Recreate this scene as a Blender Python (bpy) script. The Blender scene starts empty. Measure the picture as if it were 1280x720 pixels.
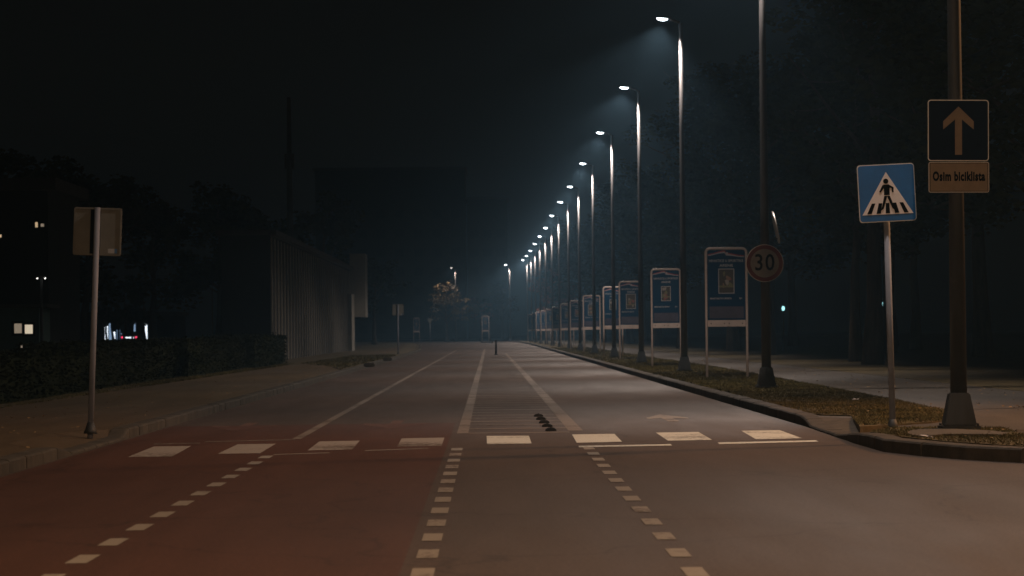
import bpy, bmesh, math, random
from mathutils import Vector, Matrix

random.seed(7)
R = math.radians
scene = bpy.context.scene
COL = scene.collection

# ------------------------------------------------------------------ camera
F_PX, PITCH, ROLL, YAW, CAM_Z = 4000.0, 0.01367, R(0.6), 0.00725, 1.15
cam_d = bpy.data.cameras.new('camera')
cam = bpy.data.objects.new('camera', cam_d)
COL.objects.link(cam)
cam_d.lens = 112.5
cam_d.sensor_width = 36
cam_d.clip_end = 3000
cam_d.clip_start = 0.1
cam.matrix_world = (Matrix.Translation((0, 0, CAM_Z)) @ Matrix.Rotation(-YAW, 4, 'Z')
                    @ Matrix.Rotation(R(90) + PITCH, 4, 'X') @ Matrix.Rotation(-ROLL, 4, 'Z'))
cam_d.dof.use_dof = True
cam_d.dof.focus_distance = 36.0
cam_d.dof.aperture_fstop = 6.3
scene.camera = cam


def ray(px, py):
    d = Vector(((px - 640) / F_PX, (360 - py) / F_PX, -1.0))
    return (cam.matrix_world.to_3x3() @ d)


def G(px, py, z=0.0):
    """ground point seen at a place of the photograph"""
    d = ray(px, py)
    t = (z - CAM_Z) / d.z
    return Vector((d.x * t, d.y * t, z))


# ------------------------------------------------------------------ helpers
def tag(o, label=None, cat=None, group=None, kind=None):
    if label: o['label'] = label
    if cat: o['category'] = cat
    if group: o['group'] = group
    if kind: o['kind'] = kind
    return o


def empty(name, loc, label, cat, group=None, rz=0.0):
    o = bpy.data.objects.new(name, None)
    o.empty_display_size = 0.3
    COL.objects.link(o)
    o.location = loc
    o.rotation_euler = (0, 0, rz)
    return tag(o, label, cat, group)


def obj(name, bm, mat, parent=None, smooth=False):
    me = bpy.data.meshes.new(name)
    bm.normal_update()
    bm.to_mesh(me)
    bm.free()
    if smooth:
        for p in me.polygons: p.use_smooth = True
    mats = mat if isinstance(mat, (list, tuple)) else [mat]
    for m in mats: me.materials.append(m)
    o = bpy.data.objects.new(name, me)
    COL.objects.link(o)
    if parent is not None: o.parent = parent
    return o


def kids(o): return [c for c in bpy.data.objects if c.parent == o]


def copy_tree(o, parent=None):
    c = o.copy()
    COL.objects.link(c)
    if parent is not None: c.parent = parent
    for ch in kids(o): copy_tree(ch, c)
    return c


def box(bm, x0, x1, y0, y1, z0, z1, mi=0, bev=0.0, M=None):
    vs = [bm.verts.new(v) for v in ((x0, y0, z0), (x1, y0, z0), (x1, y1, z0), (x0, y1, z0),
                                     (x0, y0, z1), (x1, y0, z1), (x1, y1, z1), (x0, y1, z1))]
    fs = [bm.faces.new([vs[i] for i in q]) for q in ((3, 2, 1, 0), (4, 5, 6, 7), (0, 1, 5, 4), (1, 2, 6, 5), (2, 3, 7, 6), (3, 0, 4, 7))]
    for f in fs: f.material_index = mi
    if bev:
        es = list({e for f in fs for e in f.edges})
        bmesh.ops.bevel(bm, geom=es, offset=bev, segments=2, affect='EDGES')
    if M is not None: bmesh.ops.transform(bm, matrix=M, verts=[v for v in vs if v.is_valid])
    return vs


def frame_of(d):
    d = d.normalized()
    a = Vector((0, 0, 1)) if abs(d.z) < 0.95 else Vector((1, 0, 0))
    u = d.cross(a).normalized()
    return u, d.cross(u).normalized()


def tube(bm, pts, rad, seg=12, caps=True, mi=0):
    """pts: list of vectors, rad: number or list"""
    pts = [Vector(p) for p in pts]
    n = len(pts)
    rr = rad if isinstance(rad, (list, tuple)) else [rad] * n
    rings = []
    u = None
    for i, p in enumerate(pts):
        d = (pts[min(i + 1, n - 1)] - pts[max(i - 1, 0)]).normalized()
        if u is None:
            u, w = frame_of(d)
        else:
            u = (u - d * u.dot(d)).normalized()
            w = d.cross(u)
        rings.append([bm.verts.new(p + (u * math.cos(a) + w * math.sin(a)) * rr[i])
                      for a in (2 * math.pi * k / seg for k in range(seg))])
    for i in range(n - 1):
        for k in range(seg):
            f = bm.faces.new((rings[i][k], rings[i][(k + 1) % seg], rings[i + 1][(k + 1) % seg], rings[i + 1][k]))
            f.material_index = mi
            f.smooth = True
    if caps:
        bm.faces.new(rings[0][::-1]).material_index = mi
        bm.faces.new(rings[-1]).material_index = mi


def poly(bm, pts, mi=0):
    f = bm.faces.new([bm.verts.new(p) for p in pts])
    f.material_index = mi
    return f


def prism_xz(bm, pts, y0, y1, mi=0):
    """polygon given in x,z ; from y0 (front) to y1 (back)"""
    a = [bm.verts.new((x, y0, z)) for x, z in pts]
    b = [bm.verts.new((x, y1, z)) for x, z in pts]
    fs = [bm.faces.new(a), bm.faces.new(b[::-1])]
    n = len(pts)
    for i in range(n):
        fs.append(bm.faces.new((a[i], b[i], b[(i + 1) % n], a[(i + 1) % n])))
    for f in fs: f.material_index = mi
    bmesh.ops.recalc_face_normals(bm, faces=fs)


def rrect(w, h, r, n=6, cx=0, cz=0):
    out = []
    for sx, sz, a0 in ((1, 1, 0), (-1, 1, 90), (-1, -1, 180), (1, -1, 270)):
        for k in range(n + 1):
            a = R(a0 + 90 * k / n)
            out.append((cx + sx * (w / 2 - r) + r * math.cos(a), cz + sz * (h / 2 - r) + r * math.sin(a)))
    return out


def disc(r, n=40, cx=0, cz=0):
    return [(cx + r * math.cos(2 * math.pi * k / n), cz + r * math.sin(2 * math.pi * k / n)) for k in range(n)]


def slab(name, pts, z, mat, zb=-0.02, kind='structure'):
    bm = bmesh.new()
    a = [bm.verts.new((p[0], p[1], z)) for p in pts]
    b = [bm.verts.new((p[0], p[1], zb)) for p in pts]
    top = bm.faces.new(a)
    n = len(pts)
    for i in range(n):
        bm.faces.new((a[i], b[i], b[(i + 1) % n], a[(i + 1) % n]))
    bmesh.ops.recalc_face_normals(bm, faces=bm.faces[:])
    if top.normal.z < 0: bmesh.ops.reverse_faces(bm, faces=bm.faces[:])
    bmesh.ops.triangulate(bm, faces=[top])
    return tag(obj(name, bm, mat), kind=kind)


def text_mesh(s, size, cx, cz, y, width=None, bold=0.0, spacing=1.0):
    """flat lettering in the xz plane, centred; returns list of (verts, faces)"""
    cu = bpy.data.curves.new('t', 'FONT')
    cu.body = s
    cu.size = size
    cu.align_x = 'CENTER'
    cu.align_y = 'CENTER'
    cu.offset = bold
    cu.space_character = spacing
    cu.resolution_u = 3
    o = bpy.data.objects.new('t', cu)
    COL.objects.link(o)
    dg = bpy.context.evaluated_depsgraph_get()
    me = bpy.data.meshes.new_from_object(o.evaluated_get(dg))
    xs = [v.co.x for v in me.vertices]
    w = max(xs) - min(xs)
    mx = (max(xs) + min(xs)) / 2
    k = (width / w) if width else 1.0
    vs = [(cx + (v.co.x - mx) * k, y, cz + v.co.y) for v in me.vertices]
    fs = [tuple(p.vertices) for p in me.polygons]
    bpy.data.objects.remove(o)
    bpy.data.curves.remove(cu)
    bpy.data.meshes.remove(me)
    return vs, fs


def add_text(bm, *a, mi=0, **k):
    vs, fs = text_mesh(*a, **k)
    bv = [bm.verts.new(v) for v in vs]
    for f in fs:
        try: ff = bm.faces.new([bv[i] for i in f]); ff.material_index = mi
        except ValueError: pass


# ------------------------------------------------------------------ materials
def mat(name, base, rough=0.7, metal=0.0, var=0.0, scale=4.0, var2=None, bump=0.0, bscale=60, spec=0.5, stretch=None, detail=6):
    m = bpy.data.materials.new(name)
    m.use_nodes = True
    nt = m.node_tree
    b = nt.nodes['Principled BSDF']
    b.inputs['Base Color'].default_value = (*base, 1)
    b.inputs['Roughness'].default_value = rough
    b.inputs['Metallic'].default_value = metal
    b.inputs['Specular IOR Level'].default_value = spec
    if var or var2 or bump:
        tc = nt.nodes.new('ShaderNodeTexCoord')
        mp = nt.nodes.new('ShaderNodeMapping')
        nt.links.new(tc.outputs['Object'], mp.inputs['Vector'])
        if stretch: mp.inputs['Scale'].default_value = stretch
    if var or var2:
        n = nt.nodes.new('ShaderNodeTexNoise')
        n.inputs['Scale'].default_value = scale
        n.inputs['Detail'].default_value = detail
        n.inputs['Roughness'].default_value = 0.65
        nt.links.new(mp.outputs[0], n.inputs['Vector'])
        cr = nt.nodes.new('ShaderNodeValToRGB')
        lo = tuple(c * (1 - var) for c in base)
        hi = tuple(min(1, c * (1 + var)) for c in (var2 or base))
        cr.color_ramp.elements[0].position = 0.32
        cr.color_ramp.elements[1].position = 0.68
        cr.color_ramp.elements[0].color = (*lo, 1)
        cr.color_ramp.elements[1].color = (*hi, 1)
        nt.links.new(n.outputs['Fac'], cr.inputs['Fac'])
        nt.links.new(cr.outputs['Color'], b.inputs['Base Color'])
    if bump:
        n2 = nt.nodes.new('ShaderNodeTexNoise')
        n2.inputs['Scale'].default_value = bscale
        n2.inputs['Detail'].default_value = 4
        nt.links.new(mp.outputs[0], n2.inputs['Vector'])
        bp = nt.nodes.new('ShaderNodeBump')
        bp.inputs['Strength'].default_value = bump
        bp.inputs['Distance'].default_value = 0.01
        nt.links.new(n2.outputs['Fac'], bp.inputs['Height'])
        nt.links.new(bp.outputs[0], b.inputs['Normal'])
    return m


def emit(name, col, s):
    m = bpy.data.materials.new(name)
    m.use_nodes = True
    b = m.node_tree.nodes['Principled BSDF']
    b.inputs['Base Color'].default_value = (0.5, 0.5, 0.5, 1)
    b.inputs['Emission Color'].default_value = (*col, 1)
    b.inputs['Emission Strength'].default_value = s
    return m


def asphalt(name, base, light, tyre=True):
    """worn asphalt: fine grain, broad blotches along the lanes, cracks and darker repair stains"""
    m = bpy.data.materials.new(name)
    m.use_nodes = True
    nt = m.node_tree
    N, L = nt.nodes, nt.links
    b = N['Principled BSDF']
    tc = N.new('ShaderNodeTexCoord')

    def noise(scale, detail, sx=1, sy=1, rough=0.6):
        mp = N.new('ShaderNodeMapping'); mp.inputs['Scale'].default_value = (sx, sy, 1)
        L.new(tc.outputs['Object'], mp.inputs['Vector'])
        n = N.new('ShaderNodeTexNoise'); n.inputs['Scale'].default_value = scale
        n.inputs['Detail'].default_value = detail; n.inputs['Roughness'].default_value = rough
        L.new(mp.outputs[0], n.inputs['Vector'])
        return n.outputs['Fac']

    def ramp(f, p0, c0, p1, c1):
        r = N.new('ShaderNodeValToRGB')
        r.color_ramp.elements[0].position = p0; r.color_ramp.elements[0].color = (*c0, 1)
        r.color_ramp.elements[1].position = p1; r.color_ramp.elements[1].color = (*c1, 1)
        L.new(f, r.inputs['Fac'])
        return r.outputs['Color']

    def mul(a, c, fac=1.0):
        x = N.new('ShaderNodeMix'); x.data_type = 'RGBA'; x.blend_type = 'MULTIPLY'
        x.inputs['Factor'].default_value = fac
        L.new(a, x.inputs['A']); L.new(c, x.inputs['B'])
        return x.outputs['Result']

    c = ramp(noise(0.5, 5, 1.2, 0.22), 0.3, base, 0.7, light)
    c = mul(c, ramp(noise(38, 3, 1, 1, 0.8), 0.28, (0.35, 0.35, 0.35), 0.75, (1.55, 1.55, 1.55)))
    c = mul(c, ramp(noise(1.1, 6, 2.2, 0.12, 0.7), 0.36, (0.84, 0.83, 0.82), 0.60, (1.0, 1.0, 1.0)))
    v = N.new('ShaderNodeTexVoronoi'); v.feature = 'DISTANCE_TO_EDGE'; v.inputs['Scale'].default_value = 0.28
    mp = N.new('ShaderNodeMapping'); mp.inputs['Scale'].default_value = (1, 0.7, 1)
    L.new(tc.outputs['Object'], mp.inputs['Vector'])
    dn = N.new('ShaderNodeTexNoise'); dn.inputs['Scale'].default_value = 1.6; dn.inputs['Detail'].default_value = 5
    L.new(mp.outputs[0], dn.inputs['Vector'])
    mx = N.new('ShaderNodeMix'); mx.data_type = 'RGBA'; mx.blend_type = 'LINEAR_LIGHT'; mx.inputs['Factor'].default_value = 0.35
    L.new(mp.outputs[0], mx.inputs['A']); L.new(dn.outputs['Color'], mx.inputs['B'])
    L.new(mx.outputs['Result'], v.inputs['Vector'])
    c = mul(c, ramp(v.outputs['Distance'], 0.0, (0.60, 0.58, 0.56), 0.006, (1, 1, 1)))
    L.new(c, b.inputs['Base Color'])
    rr = N.new('ShaderNodeMapRange')
    L.new(noise(0.8, 5, 1.5, 0.2), rr.inputs['Value'])
    rr.inputs['From Min'].default_value = 0.3; rr.inputs['From Max'].default_value = 0.7
    rr.inputs['To Min'].default_value = 0.60; rr.inputs['To Max'].default_value = 0.72
    L.new(rr.outputs[0], b.inputs['Roughness'])
    b.inputs['Specular IOR Level'].default_value = 0.4
    bp = N.new('ShaderNodeBump'); bp.inputs['Strength'].default_value = 0.35; bp.inputs['Distance'].default_value = 0.008
    L.new(noise(55, 4), bp.inputs['Height'])
    L.new(bp.outputs[0], b.inputs['Normal'])
    return m


def paint(name, col, under, wear):
    """road paint worn through to the asphalt in grainy patches"""
    m = bpy.data.materials.new(name)
    m.use_nodes = True
    nt = m.node_tree; N, L = nt.nodes, nt.links
    b = N['Principled BSDF']
    tc = N.new('ShaderNodeTexCoord')
    mp = N.new('ShaderNodeMapping'); mp.inputs['Scale'].default_value = (1.6, 0.5, 1)
    L.new(tc.outputs['Object'], mp.inputs['Vector'])
    n = N.new('ShaderNodeTexNoise'); n.inputs['Scale'].default_value = 9; n.inputs['Detail'].default_value = 9; n.inputs['Roughness'].default_value = 0.75
    L.new(mp.outputs[0], n.inputs['Vector'])
    n2 = N.new('ShaderNodeTexNoise'); n2.inputs['Scale'].default_value = 0.6; n2.inputs['Detail'].default_value = 3
    L.new(tc.outputs['Object'], n2.inputs['Vector'])
    ad = N.new('ShaderNodeMath'); ad.operation = 'ADD'
    L.new(n.outputs['Fac'], ad.inputs[0]); L.new(n2.outputs['Fac'], ad.inputs[1])
    r = N.new('ShaderNodeValToRGB')
    r.color_ramp.elements[0].position = wear - 0.06; r.color_ramp.elements[0].color = (*under, 1)
    r.color_ramp.elements[1].position = wear + 0.06; r.color_ramp.elements[1].color = (*col, 1)
    hf = N.new('ShaderNodeMath'); hf.operation = 'MULTIPLY'; hf.inputs[1].default_value = 0.5
    L.new(ad.outputs[0], hf.inputs[0]); L.new(hf.outputs[0], r.inputs['Fac'])
    L.new(r.outputs['Color'], b.inputs['Base Color'])
    b.inputs['Roughness'].default_value = 0.7
    b.inputs['Specular IOR Level'].default_value = 0.3
    return m


M_ASPH = asphalt('asphalt', (0.086, 0.062, 0.049), (0.118, 0.085, 0.069))
M_RED = asphalt('red_asphalt', (0.088, 0.037, 0.024), (0.126, 0.054, 0.036))
M_PATH = asphalt('path_asphalt', (0.075, 0.066, 0.056), (0.115, 0.100, 0.085))
M_PATH_L = asphalt('sandy_path_asphalt', (0.105, 0.075, 0.042), (0.15, 0.110, 0.064))
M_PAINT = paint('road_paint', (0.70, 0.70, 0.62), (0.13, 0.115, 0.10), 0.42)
M_PAINT_W = paint('worn_road_paint', (0.34, 0.31, 0.27), (0.12, 0.09, 0.075), 0.43)
M_HATCH = paint('hatch_paint', (0.26, 0.22, 0.19), (0.09, 0.075, 0.065), 0.46)
M_PAINT_DIM = paint('dim_road_paint', (0.37, 0.33, 0.29), (0.12, 0.09, 0.07), 0.43)  # worn paint, toned down for the weaker lamp light on the left stripes
M_KERB = mat('kerb_concrete', (0.062, 0.053, 0.043), 0.85, var=0.45, scale=3, bump=0.5, bscale=40)
M_CONC = mat('concrete', (0.085, 0.073, 0.058), 0.9, var=0.3, scale=5, bump=0.4)
M_KERB_L = mat('dirty_kerb', (0.055, 0.048, 0.036), 0.9, var=0.5, scale=2, bump=0.5, bscale=40)
M_SOIL = mat('turf', (0.046, 0.042, 0.014), 0.95, var=0.4, scale=2.5, var2=(0.092, 0.066, 0.028), bump=0.8, bscale=25)
M_SOIL_L = mat('dry_turf', (0.085, 0.070, 0.034), 0.95, var=0.4, scale=2.5, var2=(0.12, 0.092, 0.05), bump=0.8, bscale=25)
M_GRASS = mat('grass_blade', (0.046, 0.052, 0.014), 0.85, var=0.5, scale=1.2, spec=.2, var2=(0.105, 0.082, 0.030))
M_DRY = mat('dry_leaf', (0.16, 0.095, 0.04), 0.8, var=0.6, scale=3, var2=(0.30, 0.2, 0.09))
M_GALV = mat('galvanised_steel', (0.08, 0.083, 0.09), 0.5, 0.35, var=0.25, scale=6, stretch=(1, 1, 0.25))
M_POLE = mat('sign_pole_steel', (0.19, 0.21, 0.26), 0.75, 0.0, var=0.2, scale=9, stretch=(1, 1, 0.3))
M_POLE_DK = mat('dark_pole_steel', (0.036, 0.039, 0.041), 0.6, 0.2, var=0.3, scale=6, stretch=(1, 1, 0.25))
M_HEAD = mat('lamp_housing', (0.20, 0.21, 0.22), 0.5, 0.4)
M_WTUBE = mat('painted_tube', (0.44, 0.37, 0.335), 0.45, var=0.12, scale=6)
M_BLUE = mat('poster_blue', (0.004, 0.045, 0.105), 0.55, var=0.25, scale=1.4, spec=.1, var2=(0.005, 0.030, 0.065))
M_PWHITE = mat('poster_white', (0.28, 0.30, 0.32), 0.5)
M_PRED = mat('poster_red', (0.28, 0.03, 0.03), 0.5)
M_PGREY = mat('poster_band', (0.030, 0.034, 0.062), 0.5, var=0.3, scale=4)
M_SBLUE = mat('sign_blue', (0.008, 0.13, 0.38), 0.35, var=0.12, scale=5)
M_SWHITE = mat('sign_white', (0.80, 0.76, 0.76), 0.4, var=0.06, scale=8)
M_SBLACK = mat('sign_black', (0.002, 0.002, 0.002), 0.7, spec=0.05)
M_SNAVY = mat('dark_sign_navy', (0.003, 0.012, 0.030), 0.6, var=0.2, scale=5, spec=.1)  # blue of the arrow sign, darkened along with its arrow
M_SBUFF = mat('dimmed_sign_buff', (0.23, 0.165, 0.10), 0.5, var=0.15, scale=6)  # sign white browned and lowered, for the weak warm light on it
M_SRED = mat('sign_red', (0.14, 0.010, 0.012), 0.45, var=0.2, scale=6)
M_SDULL = mat('dull_sign_white', (0.31, 0.28, 0.25), 0.5, var=0.12, scale=7)
M_ALU = mat('sign_back_aluminium', (0.13, 0.13, 0.115), 0.7, 0.05, var=0.15, scale=5)
M_EDGE = mat('sign_edge', (0.62, 0.62, 0.60), 0.4, 0.3)
M_RUBBER = mat('black_rubber', (0.012, 0.012, 0.012), 0.7, var=0.3, scale=20)
M_BARK = mat('bark', (0.085, 0.066, 0.048), 0.95, var=0.45, scale=5, stretch=(1, 1, 0.2), bump=0.8, bscale=18)
M_LEAF = mat('dark_leaves', (0.022, 0.034, 0.009), 0.9, var=0.5, scale=0.9, spec=0.1, var2=(0.050, 0.060, 0.022))
M_LEAF_Y = mat('yellow_leaves', (0.13, 0.08, 0.02), 0.7, var=0.5, scale=0.6, var2=(0.22, 0.15, 0.045))
M_LEAF_R = mat('russet_leaves', (0.22, 0.05, 0.03), 0.7, var=0.5, scale=0.6, var2=(0.30, 0.11, 0.06))
M_HEDGE = mat('hedge_leaves', (0.008, 0.012, 0.004), 0.95, var=0.5, scale=2, spec=0.05, var2=(0.018, 0.020, 0.008))
M_WALL = mat('dark_render', (0.022, 0.021, 0.019), 0.9, var=0.2, scale=0.6)
M_FIN = mat('facade_fin', (0.36, 0.34, 0.30), 0.7, var=0.15, scale=0.5)
M_PLASTER = mat('pale_plaster', (0.28, 0.27, 0.24), 0.9, var=0.15, scale=0.8)
M_TEAL = mat('teal_plaster', (0.10, 0.17, 0.16), 0.9, var=0.2, scale=0.8)
M_ROOF = mat('roof_sheet', (0.05, 0.045, 0.042), 0.8, var=0.3, scale=2)
M_GLASS = mat('dark_glass', (0.02, 0.022, 0.025), 0.08)
M_CAR = mat('grey_car_paint', (0.09, 0.10, 0.12), 0.25, 0.3)
M_TYRE = mat('tyre', (0.015, 0.015, 0.015), 0.85)
E_LENS = emit('lit_lamp_lens', (0.86, 0.94, 1.0), 18)
E_DIM = emit('dim_lamp_lens', (1.0, 0.97, 0.9), 3)
E_WARMLENS = emit('sodium_lamp_lens', (1.0, 0.55, 0.2), 20)
E_WIN = emit('lit_window_warm', (1.0, 0.85, 0.62), 0.62)
E_WIN2 = emit('lit_window_dim', (1.0, 0.80, 0.58), 0.22)
E_WIN3 = emit('lit_window_amber', (1.0, 0.72, 0.42), 0.5)
E_COOL = emit('lit_shop_glass', (0.45, 0.68, 1.0), 0.55)
E_COOL3 = emit('dim_shop_glass', (0.3, 0.5, 0.8), 0.28)
E_COOL2 = emit('lit_shop_tube', (0.8, 0.9, 1.0), 2.0)
E_TEALLAMP = emit('teal_lamp_glass', (0.42, 0.95, 1.0), 1.6)
E_TAIL = emit('tail_light', (1.0, 0.06, 0.14), 1.6)

# ------------------------------------------------------------------ ground, road, paths
slab('ground', [(-700, -300), (700, -300), (700, 900), (-700, 900)], -0.03, M_SOIL, zb=-0.2)
bm = bmesh.new()
poly(bm, [(-90, -80, 0), (90, -80, 0), (90, 470, 0), (-90, 470, 0)])
tag(obj('road', bm, M_ASPH), kind='structure')
bm = bmesh.new()
poly(bm, [(-4.0, -10, 0.0018), (-0.44, -10, 0.0018), (-0.44, 40.7, 0.0018), (-4.0, 40.4, 0.0018)])
tag(obj('red_road_surface', bm, M_RED), kind='structure')

LK = [(-4.05, 4), (-4.05, 150), (-4.3, 200), (-5.5, 260), (-7.5, 330), (-11, 368), (-22, 396), (-60, 412)]
RKN = [G(1007, 533), G(1044, 546), G(1074, 556), G(1104, 564.7), G(1152, 570.3), G(1209, 575), G(1280, 578.7)]
RK = [(3.62, 470)]
RKF = [(-60, 462), (-20, 452), (-5, 436), (1.0, 410), (3.0, 360), (3.6, 290)]
rk_near = [(p.x, p.y) for p in RKN]
RK = RKF + [(3.64, 180), (3.66, 100), (3.68, 60), (3.70, 42)] + rk_near + [(5.4, 26.0), (8, 25.3), (14, 24.6), (60, 23)]


def resample(pts, step):
    out = []
    for (x0, y0), (x1, y1) in zip(pts[:-1], pts[1:]):
        L = math.hypot(x1 - x0, y1 - y0)
        n = max(1, int(L / step))
        for k in range(n): out.append((x0 + (x1 - x0) * k / n, y0 + (y1 - y0) * k / n))
    out.append(pts[-1])
    return out


def kerb(name, pts, side, hfun, km=None):
    pts = resample(pts, 0.5 if len(pts) < 12 else 0.6)
    # thin the far part
    pts = [p for i, p in enumerate(pts) if p[1] < 110 or i % 8 == 0 or i == len(pts) - 1]
    jo = set()
    np_ = []
    for i, p in enumerate(pts):
        if i % 2 == 0 and 0 < i < len(pts) - 1 and p[1] < 80:
            d = (Vector(pts[i + 1]) - Vector(p)).normalized()
            for e, jj in ((-.022, 0), (-.012, 1), (.012, 1), (.022, 0)):
                if jj: jo.add(len(np_))
                np_.append((p[0] + d.x * e, p[1] + d.y * e))
        else: np_.append(p)
    pts = np_
    bm = bmesh.new()
    rings = []
    rnd = random.Random(3)
    for i, p in enumerate(pts):
        a = Vector(pts[max(i - 5, 0)]); b_ = Vector(pts[min(i + 5, len(pts) - 1)])
        d = (b_ - a).normalized()
        n = Vector((d.y, -d.x)) * side
        h = hfun(p) + (rnd.random() - 0.5) * 0.008 - (.014 if i in jo else 0)
        j = (rnd.random() - 0.5) * 0.008 + (.014 if i in jo else 0)
        prof = [(0.0 + j, -0.02), (0.0 + j, h - 0.02), (0.015 + j, h - 0.005), (0.04, h), (0.19, h), (0.2, -0.02)]
        rings.append([bm.verts.new((p[0] + n.x * o, p[1] + n.y * o, z)) for o, z in prof])
    for r0, r1 in zip(rings[:-1], rings[1:]):
        for k in range(len(r0) - 1):
            bm.faces.new((r0[k], r0[k + 1], r1[k + 1], r1[k]))
    bmesh.ops.recalc_face_normals(bm, faces=bm.faces[:])
    return tag(obj(name, bm, km or M_KERB), kind='structure')


def drop(y, a, b, c, d, lo, hi):
    if y < a or y > d: return hi
    if b <= y <= c: return lo
    t = (b - y) / (b - a) if y < b else (y - c) / (d - c)
    return lo + (hi - lo) * t


yk = [p[1] for p in rk_near]
kerb('kerb_right', RK, -1, lambda p: drop(p[1], yk[2] - 0.2, yk[1], yk[0] - 0.3, yk[0] + 0.2, 0.035, 0.125) if p[0] < 4.5 else 0.125)
kerb('kerb_left', LK, -1, lambda p: drop(p[1], 30.2, 30.9, 35.4, 36.0, 0.035, 0.115) if p[0] > -5 else 0.115, M_KERB_L)


def off(pts, side, o):
    out = []
    for i, p in enumerate(pts):
        a = Vector(pts[max(i - 1, 0)]); b_ = Vector(pts[min(i + 1, len(pts) - 1)])
        d = (b_ - a).normalized()
        n = Vector((d.y, -d.x)) * side
        out.append((p[0] + n.x * o, p[1] + n.y * o))
    return out


# raised ground behind the kerbs
rko = off(resample(RK, 0.5), -1, 0.19)
lko = off(resample(LK, 0.5), -1, 0.19)


def ramped(name, pts, ya, yb, side, hf, mat_):
    """push the path edge back where the kerb is dropped and bridge the gap with a sloping apron"""
    new = []
    for x, y in pts:
        inside = ya < y < yb and -5 < x < 4.4
        t = min(1, (y - ya) / 1.3, (yb - y) / 1.3) if inside else 0
        new.append((x + side * 0.5 * t, y))
    bm = bmesh.new()
    prev = None
    for (x, y), (xn, yn) in zip(pts, new):
        if not (ya - .6 < y < yb + .6 and -5 < x < 4.4): prev = None; continue
        cur = [bm.verts.new((x - side * .01, y, hf(y) - .002)), bm.verts.new((xn + side * .01, yn, .1015))]
        if prev: bm.faces.new((prev[0], cur[0], cur[1], prev[1]))
        prev = cur
    bmesh.ops.recalc_face_normals(bm, faces=bm.faces[:])
    tag(obj(name, bm, mat_), kind='structure')
    return new


rko = ramped('path_apron_right', rko, yk[2] - 0.2, yk[0] + 0.4, 1, lambda y: drop(y, yk[2] - 0.2, yk[1], yk[0] - 0.3, yk[0] + 0.2, 0.035, 0.102), M_CONC)
lko = ramped('path_apron_left', lko, 30.1, 36.1, -1, lambda y: drop(y, 30.2, 30.9, 35.4, 36.0, 0.035, 0.102), M_PATH_L)
slab('path_right', rko + [(60, 460), (40, 600), (-60, 600)][::1], 0.100, M_PATH)
slab('path_left', lko + [(-120, 412), (-120, 4)], 0.100, M_PATH_L)
# lawns
slab('lawn_right', [(8.75, 27), (8.6, 50), (8.5, 96), (8.3, 200), (7.6, 330), (6, 420), (300, 560), (300, 27)], 0.108, M_SOIL, zb=0.0)
slab('lawn_left', [(-7.35, 4), (-7.35, 100), (-6.6, 112), (-6.3, 160), (-7.4, 260), (-9.5, 335), (-14, 375), (-62, 405), (-300, 405), (-300, 4)], 0.108, M_SOIL, zb=0.0)
# strip of turf along the left kerb further on
slab('verge_left', [(-4.27, 92), (-4.27, 150), (-4.52, 200), (-5.7, 258), (-7.7, 326), (-8.6, 322), (-6.9, 258), (-5.6, 200), (-5.1, 150), (-4.9, 100)], 0.118, M_SOIL_L, zb=0.0)


def V2(p): return (p.x, p.y)


verge_pts = [(3.90, 39.0), (4.0, 38.45), (4.3, 38.1), V2(G(1075, 534.5, .11)), V2(G(1120, 531, .11)), V2(G(1165, 528, .11)), V2(G(1192, 524, .11)), V2(G(1180, 513, .11)), (5.80, 46), (5.85, 52), (6.1, 70), (6.2, 86), (6.2, 200), (6.0, 290), (5.2, 360),
             (3.25, 360), (3.8, 290), (3.84, 180), (3.87, 100), (3.88, 60), (3.90, 42)]
slab('verge_right', verge_pts, 0.118, M_SOIL, zb=0.0)
wedge_pts = [V2(G(1088, 540.5, .11)), V2(G(1125, 546, .11)), V2(G(1180, 552, .11)), V2(G(1240, 556, .11)), V2(G(1284, 558.5, .11)), (5.6, 26.6), (8.5, 26.0), (9.0, 30), (7.5, 31.6), V2(G(1280, 543, .11)), V2(G(1250, 535.5, .11)), V2(G(1170, 535.5, .11)), V2(G(1110, 535, .11))]
slab('verge_corner', wedge_pts, 0.116, M_SOIL, zb=0.0)
pad = [(1134, 541.5), (1142, 544.5), (1163, 544.8), (1180, 543), (1225, 543), (1252, 543.5), (1262, 541.5), (1240, 538.8), (1215, 537.5), (1180, 536), (1150, 536.6), (1138, 538.5)]
tag(slab('concrete_pad', [V2(G(x, y, .13)) for x, y in pad], 0.135, M_CONC, zb=0.0))
# joint in the path
bm = bmesh.new()
poly(bm, [(5.9, 40.4, .104), (8.7, 42.5, .104), (8.7, 42.62, .104), (5.9, 40.52, .104)])
tag(obj('path_joint', bm, mat('joint', (0.03, 0.027, 0.025), 0.9)), kind='structure')

# ------------------------------------------------------------------ road markings
ZM = 0.0035


def quad_px(bm, pts, z=ZM): poly(bm, [G(x, y, z) for x, y in pts])


def rect(bm, x0, x1, y0, y1, z=ZM): poly(bm, [(x0, y0, z), (x1, y0, z), (x1, y1, z), (x0, y1, z)])


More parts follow.
